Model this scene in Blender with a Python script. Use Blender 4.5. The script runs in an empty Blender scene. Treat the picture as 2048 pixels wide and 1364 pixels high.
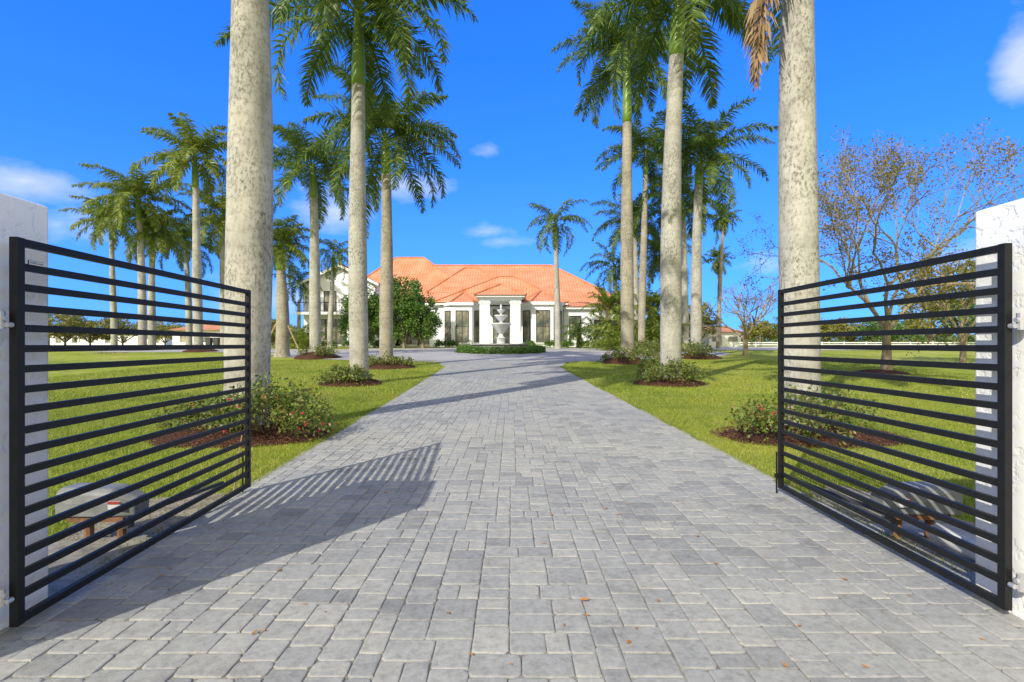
import bpy, math, random
import numpy as np
from mathutils import Vector, Matrix
R=random.Random(7); NR=np.random.RandomState(7)
scene=bpy.context.scene; COL=scene.collection
F=1050.0; CH=1.45; HY=689.0
KN=np.arange(-40,2001,1.0)
_p=[(-40,0),(5,0),(8.5,.08),(16,.25),(23,.44),(35,.85),(44,1.08),(52,1.2),(60,1.2),(2000,1.2)]
KZ=np.interp(KN,[a for a,b in _p],[b for a,b in _p])
def gz(y): return float(np.interp(y,KN,KZ))
def PX(px,d): return (px-1024)*d/F
def PZ(py,d): return CH+(HY-py)*d/F
# ---------------- materials
def newmat(n):
    m=bpy.data.materials.new(n); m.use_nodes=True; nt=m.node_tree; nt.nodes.clear(); return m,nt
def N(nt,t,**k):
    n=nt.nodes.new(t)
    for a,b in k.items(): setattr(n,a,b)
    return n
def ramp(nt,src,stops):
    r=N(nt,'ShaderNodeValToRGB'); e=r.color_ramp.elements
    e[0].position=stops[0][0]; e[0].color=(*stops[0][1],1)
    e[1].position=stops[-1][0]; e[1].color=(*stops[-1][1],1)
    for p,c in stops[1:-1]:
        x=e.new(p); x.color=(*c,1)
    nt.links.new(src,r.inputs[0]); return r.outputs[0]
def noise(nt,scale,detail=4,vec=None,rough=.55):
    n=N(nt,'ShaderNodeTexNoise'); n.inputs['Scale'].default_value=scale; n.inputs['Detail'].default_value=detail; n.inputs['Roughness'].default_value=rough
    if vec is None:
        g=N(nt,'ShaderNodeTexCoord'); vec=g.outputs['Object']
    nt.links.new(vec,n.inputs['Vector']); return n.outputs['Fac']
def mixc(nt,f,a,b,mode='MIX'):
    m=N(nt,'ShaderNodeMix',data_type='RGBA',blend_type=mode)
    for s,v in ((m.inputs[0],f),(m.inputs[6],a),(m.inputs[7],b)):
        if hasattr(v,'links'): nt.links.new(v,s)
        elif isinstance(v,(int,float)): s.default_value=v
        else: s.default_value=(*v,1)
    return m.outputs[2]
def bump(nt,h,strength=.4,dist=.01,nrm=None):
    b=N(nt,'ShaderNodeBump'); b.inputs['Strength'].default_value=strength; b.inputs['Distance'].default_value=dist
    nt.links.new(h,b.inputs['Height'])
    if nrm is not None: nt.links.new(nrm,b.inputs['Normal'])
    return b.outputs[0]
def out(nt,col,rough=.7,nrm=None,metal=0,transl=0,spec=.5):
    p=N(nt,'ShaderNodeBsdfPrincipled'); o=N(nt,'ShaderNodeOutputMaterial')
    if hasattr(col,'links'): nt.links.new(col,p.inputs['Base Color'])
    else: p.inputs['Base Color'].default_value=(*col,1)
    if hasattr(rough,'links'): nt.links.new(rough,p.inputs['Roughness'])
    else: p.inputs['Roughness'].default_value=rough
    p.inputs['Metallic'].default_value=metal
    p.inputs['Specular IOR Level'].default_value=spec
    if nrm is not None: nt.links.new(nrm,p.inputs['Normal'])
    sh=p.outputs[0]
    if transl>0:
        t=N(nt,'ShaderNodeBsdfTranslucent'); 
        if hasattr(col,'links'): nt.links.new(col,t.inputs[0])
        else: t.inputs[0].default_value=(*col,1)
        mx=N(nt,'ShaderNodeMixShader'); mx.inputs[0].default_value=transl
        nt.links.new(sh,mx.inputs[1]); nt.links.new(t.outputs[0],mx.inputs[2]); sh=mx.outputs[0]
    nt.links.new(sh,o.inputs[0])
def simple(name,c,rough=.6,metal=0,var=.12,scale=6,bs=.15,bd=.004,spec=.5):
    m,nt=newmat(name); f=noise(nt,scale,5)
    c2=tuple(x*(1-var*2) for x in c); col=ramp(nt,f,[(.3,c2),(.65,c)])
    out(nt,col,rough,bump(nt,noise(nt,scale*8,3),bs,bd),metal,spec=spec); return m
def leafmat(name,cols,transl=.3,rough=.45,spec=.4):
    m,nt=newmat(name); g=N(nt,'ShaderNodeNewGeometry')
    n=len(cols); col=ramp(nt,g.outputs['Random Per Island'],[(i/(n-1) if n>1 else 0,c) for i,c in enumerate(cols)])
    out(nt,col,rough,None,0,transl,spec); return m
def island(nt): return N(nt,'ShaderNodeNewGeometry').outputs['Random Per Island']
def trunkmat(name,base,dark,ring=.3):
    m,nt=newmat(name); tc=N(nt,'ShaderNodeTexCoord')
    mp=N(nt,'ShaderNodeMapping'); mp.inputs['Scale'].default_value=(1,1,.55); nt.links.new(tc.outputs['Object'],mp.inputs[0])
    a=noise(nt,2.6,6,mp.outputs[0],.65); b=noise(nt,24,7,mp.outputs[0],.75)
    c=ramp(nt,a,[(.32,tuple(x*.66 for x in base)),(.5,base),(.68,tuple(min(1,x*1.2) for x in base))])
    sp=ramp(nt,b,[(.49,(0,0,0)),(.58,(1,1,1))])
    big=ramp(nt,noise(nt,1.6,4,mp.outputs[0]),[(.38,(.2,.2,.2)),(.6,(1,1,1))])
    f=mixc(nt,1.0,sp,big,'MULTIPLY')
    c=mixc(nt,f,c,dark)
    w=N(nt,'ShaderNodeTexWave'); w.bands_direction='Z'; w.inputs['Scale'].default_value=1.3; w.inputs['Distortion'].default_value=5.5; w.inputs['Detail'].default_value=4; w.inputs['Detail Scale'].default_value=1.3
    nt.links.new(tc.outputs['Object'],w.inputs[0])
    rr=ramp(nt,w.outputs['Fac'],[(0,(.7,.68,.64)),(.12,(1,1,1)),(1,(1,1,1))])
    c=mixc(nt,ring,c,rr,'MULTIPLY')
    nb=bump(nt,w.outputs['Fac'],.12,.01); nb=bump(nt,b,.5,.01,nb)
    out(nt,c,.9,nb,spec=.2); return m
M_trunk=trunkmat('palm_trunk',(.42,.41,.37),(.17,.165,.14))
M_trunk2=trunkmat('palm_trunk_dark',(.36,.33,.27),(.15,.13,.1),.45)
M_bark=trunkmat('bark',(.3,.245,.16),(.15,.12,.075),.05)
M_shaft=simple('crownshaft',(.2,.33,.05),.4,0,.2,2)
M_frond=leafmat('frond',[(.05,.11,.018),(.11,.185,.028),(.185,.265,.042),(.075,.145,.022),(.28,.34,.065)],.38,.4)
M_frondY=leafmat('frond_y',[(.12,.18,.03),(.25,.32,.045),(.17,.24,.04),(.36,.38,.08)],.4,.4)
M_dead=leafmat('dead_frond',[(.3,.19,.1),(.42,.3,.18),(.2,.12,.07)],.2,.8)
M_leafG=leafmat('leaf_green',[(.05,.12,.018),(.1,.2,.03),(.16,.28,.045),(.06,.14,.022)],.3)
M_leafO=leafmat('leaf_olive',[(.12,.15,.03),(.25,.24,.035),(.34,.29,.05),(.1,.14,.03)],.3)
M_leafB=leafmat('leaf_sparse',[(.25,.21,.04),(.18,.2,.035),(.32,.23,.07),(.12,.13,.03)],.3)
M_leafS=leafmat('leaf_shrub',[(.06,.12,.02),(.13,.2,.03),(.22,.29,.05),(.09,.15,.03),(.27,.2,.07),(.11,.17,.03)],.3)
M_flower=leafmat('blossom',[(.7,.02,.05),(.75,.04,.12),(.55,.01,.04)],.3)
M_far=leafmat('leaf_far',[(.05,.09,.03),(.11,.16,.045),(.19,.2,.05),(.07,.12,.04)],.2)
M_stem=simple('stem',(.2,.15,.09),.9)
M_black=simple('black_powder_coat',(.011,.0115,.0115),.5,0,.2,20,.1,.001,spec=.3)
M_zinc=simple('zinc',(.6,.6,.6),.35,.6)
M_plas=simple('grey_plastic',(.23,.24,.235),.55,0,.2,9)
M_plasD=simple('dark_plastic',(.06,.06,.065),.5)
M_red=simple('red_sticker',(.35,.04,.035),.5); M_wht=simple('white_plastic',(.6,.6,.58),.4,0,.08)
M_rust=simple('rusty_metal',(.25,.12,.06),.8,0,.3,15)
M_conc=simple('concrete',(.4,.39,.35),.9,0,.2,5)
M_wood=simple('wood',(.4,.3,.17),.8,0,.2)
M_yel=simple('yellow_lid',(.75,.5,.03),.5); M_bin=simple('bin_grey',(.08,.085,.09),.5)
def stucco(name,c,s=1.0,bd=.02,st=.7):
    m,nt=newmat(name); f=noise(nt,1.5,5); col=ramp(nt,f,[(.3,tuple(x*.94 for x in c)),(.6,c)])
    n2=noise(nt,9*s,5,None,.55)
    rm=ramp(nt,n2,[(.44,(0,0,0)),(.5,(.8,.8,.8)),(.62,(1,1,1))])
    out(nt,col,.85,bump(nt,noise(nt,50*s,3),.2,.003,bump(nt,rm,st,bd)),spec=.2); return m
M_stucco=stucco('white_stucco_skip_trowel',(.88,.89,.9),1,.005,.6)
M_wall=stucco('house_stucco',(.86,.89,.93),.5,.004,.3)
M_stone=simple('cast_stone',(.74,.76,.77),.8,0,.1,4)
M_greyst=simple('grey_stone',(.36,.36,.36),.9,0,.25,5,.4,.02)
M_frame=simple('bronze_frame',(.07,.065,.055),.4); M_trim=simple('white_trim',(.86,.88,.9),.5,0,.03)
def glassmat():
    m,nt=newmat('window_glass'); f=noise(nt,.8,3)
    col=ramp(nt,f,[(.35,(.04,.07,.06)),(.5,(.17,.17,.13)),(.64,(.4,.35,.26))]); out(nt,col,.06,None,0,0,.8); return m
M_glass=glassmat()
def roofmat():
    m,nt=newmat('clay_tile'); tc=N(nt,'ShaderNodeTexCoord'); uv=tc.outputs['UV']
    sx=N(nt,'ShaderNodeSeparateXYZ'); nt.links.new(uv,sx.inputs[0])
    def saw(s,per):
        a=N(nt,'ShaderNodeMath',operation='DIVIDE'); a.inputs[1].default_value=per; nt.links.new(s,a.inputs[0])
        b=N(nt,'ShaderNodeMath',operation='FRACT'); nt.links.new(a.outputs[0],b.inputs[0]); return b.outputs[0]
    u=saw(sx.outputs[0],.3); v=saw(sx.outputs[1],.4)
    hu=ramp(nt,u,[(0,(.35,.3,.25)),(.3,(1,1,1)),(.7,(1,1,1)),(1,(.35,.3,.25))]); hv=ramp(nt,v,[(0,(1,1,1)),(.8,(.75,.7,.65)),(1,(.2,.15,.12))])
    c=ramp(nt,noise(nt,.7,5),[(.3,(.68,.265,.13)),(.55,(.77,.34,.19)),(.75,(.82,.41,.26))])
    c2=ramp(nt,noise(nt,6,3),[(.35,(.8,.76,.72)),(.6,(1,1,1))])
    c=mixc(nt,.8,c,c2,'MULTIPLY'); c=mixc(nt,.4,c,hu,'MULTIPLY'); c=mixc(nt,.4,c,hv,'MULTIPLY')
    out(nt,c,.8,bump(nt,hv,.25,.02,bump(nt,hu,.3,.02)),spec=.3); return m
M_roof=roofmat()
def grassground():
    m,nt=newmat('lawn_ground')
    a=noise(nt,.16,6,None,.7); b=noise(nt,3.0,8,None,.75); c0=noise(nt,.7,6,None,.65)
    c=ramp(nt,a,[(.32,(.17,.23,.02)),(.5,(.3,.35,.04)),(.68,(.46,.44,.1))])
    d=ramp(nt,b,[(.3,(.45,.52,.4)),(.55,(1,1,1)),(.75,(1.25,1.17,1.0))])
    c=mixc(nt,.85,c,d,'MULTIPLY')
    e=ramp(nt,c0,[(.53,(0,0,0)),(.7,(.75,.75,.75))]); c=mixc(nt,e,c,(.4,.36,.15))
    out(nt,c,.95,bump(nt,noise(nt,30,6,None,.8),.7,.05),spec=.1); return m
M_lawn=grassground()
def blademat():
    m,nt=newmat('grass_blade'); r=island(nt)
    cols=[(.14,.22,.02),(.26,.34,.035),(.38,.43,.07),(.2,.28,.03),(.52,.48,.2)]
    c=ramp(nt,r,[(i/4,x) for i,x in enumerate(cols)])
    a=noise(nt,.45,5,None,.7); c=mixc(nt,.9,c,ramp(nt,a,[(.33,(.55,.66,.55)),(.5,(1,1,1)),(.68,(1.35,1.12,1.2))]),'MULTIPLY')
    out(nt,c,.6,None,0,.35,.2); return m
M_blade=blademat()
def pavermat():
    m,nt=newmat('concrete_paver'); r=island(nt)
    c=ramp(nt,r,[(0,(.26,.262,.26)),(.2,(.315,.318,.312)),(.5,(.355,.355,.34)),(.7,(.32,.323,.315)),(.88,(.385,.38,.355)),(1,(.34,.336,.32))])
    a=noise(nt,.8,5); c=mixc(nt,.8,c,ramp(nt,a,[(.3,(.86,.87,.88)),(.65,(1.05,1.05,1.02))]),'MULTIPLY')
    b=noise(nt,22,9,None,.8); c=mixc(nt,.95,c,ramp(nt,b,[(.3,(.62,.62,.62)),(.5,(1,1,1)),(.7,(1.25,1.25,1.22))]),'MULTIPLY')
    st=noise(nt,2.5,6,None,.7); c=mixc(nt,.7,c,ramp(nt,st,[(.3,(.75,.75,.75)),(.48,(1,1,1)),(.7,(1.07,1.07,1.05))]),'MULTIPLY')
    out(nt,c,.88,bump(nt,noise(nt,140,4,None,.7),.45,.004,bump(nt,b,.5,.008)),spec=.2); return m
M_paver=pavermat()
M_sand=simple('joint_sand',(.33,.31,.27),.95,0,.3,8,.4,.004)
def courtmat():
    m,nt=newmat('court_pavers'); tc=N(nt,'ShaderNodeTexCoord')
    b=N(nt,'ShaderNodeTexBrick'); b.inputs['Scale'].default_value=2.4; b.inputs['Color1'].default_value=(.34,.34,.33,1); b.inputs['Color2'].default_value=(.42,.41,.39,1); b.inputs['Mortar'].default_value=(.33,.31,.28,1); b.inputs['Mortar Size'].default_value=.012
    nt.links.new(tc.outputs['Object'],b.inputs[0])
    c=mixc(nt,.8,b.outputs[0],ramp(nt,noise(nt,.6,5),[(.3,(.8,.8,.82)),(.65,(1.08,1.05,1.02))]),'MULTIPLY')
    out(nt,c,.9); return m
M_court=courtmat()
M_road=simple('pale_road',(.6,.55,.47),.95,0,.1,1)
M_dirt=simple('sandy_soil',(.36,.31,.23),.95,0,.3,7,.8,.02)
def mulchmat():
    m,nt=newmat('mulch'); b=noise(nt,35,6,None,.8)
    c=ramp(nt,b,[(.35,(.03,.016,.01)),(.55,(.1,.047,.03)),(.7,(.19,.095,.065))])
    out(nt,c,.95,bump(nt,b,1,.04),spec=.15); return m
M_mulch=mulchmat()
M_chip=leafmat('mulch_chip',[(.06,.028,.018),(.14,.066,.04),(.22,.12,.08),(.09,.042,.028)],.0,.9,.1)
M_fall=leafmat('fallen_leaf',[(.42,.15,.03),(.5,.22,.05),(.3,.11,.04)],.15,.6)
# ---------------- object helpers
def link(o,parent=None,loc=None):
    COL.objects.link(o)
    if parent is not None: o.parent=parent
    if loc is not None: o.location=loc
    return o
def mesh_np(name,V,Fc,mats,parent=None,smooth=False,mi=None,loc=None):
    V=np.asarray(V,dtype=np.float32); me=bpy.data.meshes.new(name)
    Fc=np.asarray(Fc,dtype=np.int32); k=Fc.shape[1]; n=len(Fc)
    me.vertices.add(len(V)); me.vertices.foreach_set('co',V.ravel())
    me.loops.add(n*k); me.loops.foreach_set('vertex_index',Fc.ravel())
    me.polygons.add(n); me.polygons.foreach_set('loop_start',np.arange(0,n*k,k,dtype=np.int32))
    if mi is not None: me.polygons.foreach_set('material_index',np.asarray(mi,dtype=np.int32))
    if smooth: me.polygons.foreach_set('use_smooth',np.ones(n,dtype=bool))
    me.update(calc_edges=True)
    for m in (mats if isinstance(mats,list) else [mats]): me.materials.append(m)
    return link(bpy.data.objects.new(name,me),parent,loc)
class MB:
    def __init__(s): s.v=[]; s.f=[]; s.m=[]
    def add(s,v,f,mi=0):
        o=len(s.v); s.v+= [tuple(p) for p in v]; s.f+=[tuple(o+i for i in q) for q in f]; s.m+=[mi]*len(f)
    def box(s,a,b,mi=0):
        x0,y0,z0=a; x1,y1,z1=b
        s.add([(x0,y0,z0),(x1,y0,z0),(x1,y1,z0),(x0,y1,z0),(x0,y0,z1),(x1,y0,z1),(x1,y1,z1),(x0,y1,z1)],
              [(0,3,2,1),(4,5,6,7),(0,1,5,4),(1,2,6,5),(2,3,7,6),(3,0,4,7)],mi)
    def prism(s,poly,z0,z1,mi=0):
        n=len(poly)
        s.add([(x,y,z0) for x,y in poly]+[(x,y,z1) for x,y in poly],
              [tuple(range(n))[::-1],tuple(range(n,2*n))]+[(i,(i+1)%n,n+(i+1)%n,n+i) for i in range(n)],mi)
    def tube(s,pts,rad,k=8,mi=0,cap=True):
        pts=[Vector(p) for p in pts]; vs=[]; 
        d0=(pts[-1]-pts[0]).normalized(); ref=Vector((0,0,1)) if abs(d0.z)<.9 else Vector((1,0,0))
        for i,p in enumerate(pts):
            t=(pts[min(i+1,len(pts)-1)]-pts[max(i-1,0)]).normalized()
            a=t.cross(ref).normalized(); b=t.cross(a)
            for j in range(k):
                w=2*math.pi*j/k; vs.append(p+(a*math.cos(w)+b*math.sin(w))*rad[i])
        fs=[]
        for i in range(len(pts)-1):
            for j in range(k): fs.append((i*k+j,i*k+(j+1)%k,(i+1)*k+(j+1)%k,(i+1)*k+j))
        if cap: fs.append(tuple(range(k))); fs.append(tuple(range((len(pts)-1)*k,len(pts)*k)))
        s.add(vs,fs,mi)
    def lathe(s,prof,k=24,c=(0,0),mi=0):
        vs=[(c[0]+r*math.cos(2*math.pi*j/k),c[1]+r*math.sin(2*math.pi*j/k),z) for r,z in prof for j in range(k)]
        s.add(vs,[(i*k+j,i*k+(j+1)%k,(i+1)*k+(j+1)%k,(i+1)*k+j) for i in range(len(prof)-1) for j in range(k)],mi)
    def obj(s,name,mats,parent=None,smooth=False,loc=None,bevel=0):
        me=bpy.data.meshes.new(name); me.from_pydata(s.v,[],s.f)
        for m in (mats if isinstance(mats,list) else [mats]): me.materials.append(m)
        me.polygons.foreach_set('material_index',s.m)
        if smooth: me.polygons.foreach_set('use_smooth',[True]*len(s.f))
        me.update()
        import bmesh
        bm=bmesh.new(); bm.from_mesh(me); bmesh.ops.recalc_face_normals(bm,faces=bm.faces); bm.to_mesh(me); bm.free()
        o=link(bpy.data.objects.new(name,me),parent,loc)
        if bevel:
            b=o.modifiers.new('b','BEVEL'); b.width=bevel; b.segments=2; b.limit_method='ANGLE'
        return o
def top(name,loc,label,cat,group=None,kind=None):
    e=bpy.data.objects.new(name,None); e.empty_display_size=.3; link(e,None,loc)
    tag(e,label,cat,group,kind); return e
def tag(o,label,cat,group=None,kind=None):
    o['label']=label; o['category']=cat
    if group: o['group']=group
    if kind: o['kind']=kind
def leafcards(C,size,rng,aspect=.55,flat=0.0):
    n=len(C); a=rng.normal(size=(n,3)); a/=np.linalg.norm(a,axis=1)[:,None]
    b=rng.normal(size=(n,3)); 
    if flat: a[:,2]*=1-flat; a/=np.linalg.norm(a,axis=1)[:,None]
    b-= (b*a).sum(1)[:,None]*a; b/=np.linalg.norm(b,axis=1)[:,None]
    s=size*(.6+.8*rng.rand(n))[:,None]
    V=np.stack([C-a*s*.5,C+b*s*.5*aspect,C+a*s*.5,C-b*s*.5*aspect],1).reshape(-1,3)
    return V,np.arange(n*4).reshape(-1,4)
# ---------------- ground
def sheet(name,x0,x1,ys,dz,mat,label,cat,xs=None):
    xs=xs or [x0,x1]; V=[(x,y,gz(y)+dz) for y in ys for x in xs]; k=len(xs)
    Fc=[(j*k+i,j*k+i+1,(j+1)*k+i+1,(j+1)*k+i) for j in range(len(ys)-1) for i in range(k-1)]
    o=mesh_np(name,V,Fc,mat); tag(o,label,cat,None,'structure'); return o
ys=list(range(-40,62))+[80,120,200,400,800,2000]
sheet('ground',-1500,1500,ys,0,M_lawn,'mown green lawn rising gently towards the house','ground',xs=[-1500,-400,-100,-30,-10,0,10,30,100,400,1500])
def EL(y): return np.interp(y,[3.3,5,23,26,28],[-2.62,-2.64,-2.95,-3.6,-6])
def ER(y): return np.interp(y,[3.3,5,23,26,28],[2.78,2.78,2.12,2.7,5])
V=[];Fs=[];MI=[]
ry=[y for y in np.arange(-1,28.01,1.0)]
for y in ry:
    l,r=(EL(y),ER(y)) if y>3.2 else (-6,6)
    V+=[(l,y,gz(y)+.021),(r,y,gz(y)+.021)]
for i in range(len(ry)-1):
    Fs.append((2*i,2*i+1,2*i+3,2*i+2)); MI.append(1)
def block(x0,x1,y0,y1,near):
    cy=(y0+y1)/2; cx=(x0+x1)/2
    if cy>3.3:
        l,r=float(EL(cy)),float(ER(cy))
        if cx<l-.02 or cx>r+.02: return
        l-=.03; r+=.03; x0=max(x0,l); x1=min(x1,r)
        if x1-x0<.05: return
    g=.002; x0+=g;x1-=g;y0+=g;y1-=g
    c=.02*R.uniform(.4,1.5)
    j=lambda s=.0036: R.uniform(-s,s)
    if near:
        ring=[]
        for (cx_,cy_,a0) in ((x1-c,y1-c,0),(x0+c,y1-c,90),(x0+c,y0+c,180),(x1-c,y0+c,270)):
            for da in (0,30,60,90):
                w=math.radians(a0+da); ring.append((cx_+c*math.cos(w)+j(),cy_+c*math.sin(w)+j()))
    else:
        c*=.8
        ring=[(x1,y1-c),(x1-c,y1),(x0+c,y1),(x0,y1-c),(x0,y0+c),(x0+c,y0),(x1-c,y0),(x1,y0+c)]
    n=len(ring); o=len(V); mx,my=(x0+x1)/2,(y0+y1)/2
    tx,ty,tz=R.uniform(-.008,.008),R.uniform(-.008,.008),R.uniform(-.001,.001)
    for ins,z in ((0,.012),(0,.0245),(.003,.028),(.009,.0295)):
        if not near and z in (.028,): continue
        for (a,b) in ring:
            sx=1-ins*2/(x1-x0); sy=1-ins*2/(y1-y0)
            X=mx+(a-mx)*sx; Y=my+(b-my)*sy
            V.append((X,Y,gz(Y)+z+tz+(X-mx)*tx+(Y-my)*ty))
    L=4 if near else 3
    for k in range(L-1):
        for i in range(n): Fs.append((o+k*n+i,o+k*n+(i+1)%n,o+(k+1)*n+(i+1)%n,o+(k+1)*n+i)); MI.append(0)
    Fs.append(tuple(o+(L-1)*n+i for i in range(n))); MI.append(0)
U=.058; gx0,gx1=-3.9,3.9; NX=int((gx1-gx0)/U); NY=int((27.8-1.2)/U)
occ=np.zeros((NY,NX),bool)
sizes=[(3,3),(4,3),(3,3),(4,3),(3,4),(3,2),(4,4),(2,3),(3,3)]
for jy in range(NY):
    ix=0
    while ix<NX:
        if occ[jy,ix]: ix+=1; continue
        run=1
        while ix+run<NX and not occ[jy,ix+run] and run<8: run+=1
        cand=[s for s in sizes if s[0]<=run and (run-s[0]==0 or run-s[0]>=2) and not (s[0]==2 and s[1]==2)]
        w,h=R.choice(cand) if cand else (min(run,4),3)
        h=min(h,NY-jy)
        ok=h
        for hh in range(1,h):
            if occ[jy+hh,ix:ix+w].any(): ok=hh; break
        h=ok; occ[jy:jy+h,ix:ix+w]=True
        y0=1.2+jy*U; block(gx0+ix*U,gx0+(ix+w)*U,y0,y0+h*U,y0<11); ix+=w
me=bpy.data.meshes.new('driveway'); me.from_pydata(V,[],Fs); me.materials.append(M_paver); me.materials.append(M_sand)
me.polygons.foreach_set('material_index',MI); me.update()
o=link(bpy.data.objects.new('driveway',me)); tag(o,'long driveway of tumbled grey concrete pavers','driveway',None,'structure')
FX,FY=PX(1002,37),37.0
V=[];Fs=[];n=96;rr=np.linspace(0,1,14)
for t in rr:
    for i in range(n):
        w=2*math.pi*i/n; x=FX+(3+12.5*t)*math.cos(w); yy=FY+(3+7.6*t)*math.sin(w); V.append((x,yy,gz(yy)+.02))
for k in range(len(rr)-1):
    for i in range(n): Fs.append((k*n+i,k*n+(i+1)%n,(k+1)*n+(i+1)%n,(k+1)*n+i))
o=mesh_np('forecourt',V,Fs,M_court); tag(o,'pale paved turning circle around the fountain','paved court',None,'structure')
sheet('road',-30,-9,[37,38,39,40,41,42,43],.016,M_court,'paved side drive leaving the turning circle','road')
sheet('side_road',16,160,list(range(41,56)),.016,M_road,'pale unpaved road crossing beyond the lawn','road')
def patch(name,cx,cy,rx,ry_,mat,dz,label,cat,seed=0):
    rg=random.Random(seed); V=[(cx,cy,gz(cy)+dz)];n=40
    for i in range(n):
        w=2*math.pi*i/n; q=1+rg.uniform(-.12,.12); V.append((cx+rx*q*math.cos(w),cy+ry_*q*math.sin(w),gz(cy+ry_*q*math.sin(w))+dz))
    o=mesh_np(name,V,[(0,i+1,(i+1)%n+1) for i in range(n)],mat); tag(o,label,cat,None,'structure')
patch('soil',-3.0,3.9,.55,1.35,M_dirt,.006,'bare sandy soil beside the open gate','soil',1)
patch('soil',3.2,3.9,.6,1.45,M_dirt,.006,'bare sandy soil beside the open gate','soil',2)
# ---------------- mulch beds + shrubs
BEDS=[]
def bed(cx,cy,r,h=.14,chips=0,seed=0,rx=None):
    rx=rx or r; BEDS.append((cx,cy,rx,r)); rg=np.random.RandomState(seed)
    V=[];n=48;L=8
    prof=[(1,-.01),(.93,.03),(.8,.06),(.65,.09),(.5,.115),(.35,.13),(.18,.14),(.02,.145)]
    ph=rg.rand(4)*6
    for q,z in prof:
        for i in range(n):
            w=2*math.pi*i/n; k=q*(1+.05*math.sin(3*w+ph[0])+.04*math.sin(7*w+ph[1]))
            x=cx+rx*k*math.cos(w); y=cy+r*k*math.sin(w)
            V.append((x,y,gz(y)+z*h/.14+(rg.rand()*.02 if z>0 else 0)))
    Fc=[(k*n+i,k*n+(i+1)%n,(k+1)*n+(i+1)%n,(k+1)*n+i) for k in range(L-1) for i in range(n)]; mi=[0]*len(Fc)
    V=np.array(V)
    if chips:
        a=rg.rand(chips)*6.283; q=np.sqrt(rg.rand(chips))*1.06
        x=cx+rx*q*np.cos(a); y=cy+r*q*np.sin(a); z=np.interp(y,KN,KZ)+np.interp(q,[0,.5,.93,1.1],[.15,.12,.04,.015])*h/.14+.008
        C=np.stack([x,y,z],1); VV,FF=leafcards(C,.055,rg,.3,0); VV=VV.reshape(-1,4,3); VV[:,:,2]=z[:,None]+(VV[:,:,2]-z[:,None])*.35; VV=VV.reshape(-1,3)
        Fc=Fc+[tuple(t) for t in (FF+len(V))]; mi+=[1]*len(FF); V=np.concatenate([V,VV])
    o=mesh_np('mulch_bed',V,Fc,[M_mulch,M_chip],mi=mi); tag(o,'round bed of dark reddish brown bark mulch','mulch',None,'structure')
def shrub(cx,cy,rx,h,n,ls,flowers=0,seed=0,mat=None,label='low leafy shrub with yellow green leaves',ry=None,z0=.1,dense=False,name='shrub'):
    rg=np.random.RandomState(seed+100); ry=ry or rx*.75; mat=mat or M_leafS
    e=top(name,(cx,cy,gz(cy)),label,'shrub','shrubs in the garden beds')
    mb=MB(); tips=[]
    for i in range(22 if not dense else 6):
        a=rg.rand()*6.283; q=rg.rand()**.5; tx,ty=rx*q*math.cos(a)*.9,ry*q*math.sin(a)*.9; tz=h*(1-.5*q*q)*rg.uniform(.65,1.05)
        m=(tx*.35+rg.normal()*.04,ty*.35+rg.normal()*.04,tz*.5)
        mb.tube([(tx*.1,ty*.1,0),m,(tx,ty,tz)],[.014*h+.005,.008*h+.003,.0025],5); tips.append((tx,ty,tz)); tips.append((tx*.75+m[0]*.25,ty*.75+m[1]*.25,tz*.82))
    mb.obj('stems',M_stem,e)
    K=30 if not dense else 70
    cs=[]
    for i in range(K):
        a=rg.rand()*6.283; q=rg.rand()**.5; z=h*(.25+.7*rg.rand()*(1-.55*q*q)) ; cs.append((rx*q*math.cos(a),ry*q*math.sin(a),z))
    cs=np.array(cs+tips); idx=rg.randint(0,len(cs),n)
    C=cs[idx]+rg.normal(size=(n,3))*np.array([rx,rx,h])*(.1 if not dense else .12)
    C[:,2]=np.maximum(C[:,2],z0*.5)
    V,Fc=leafcards(C,ls,rg); mesh_np('foliage',V,Fc,mat,e)
    if flowers:
        hi=C[rg.choice(n,flowers)]; hi=hi*1.05; CC=np.repeat(hi,4,0)+rg.normal(size=(flowers*4,3))*.013
        V,Fc=leafcards(CC,.036,rg,.9); mesh_np('blossoms',V,Fc,M_flower,e)
    return e
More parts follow.
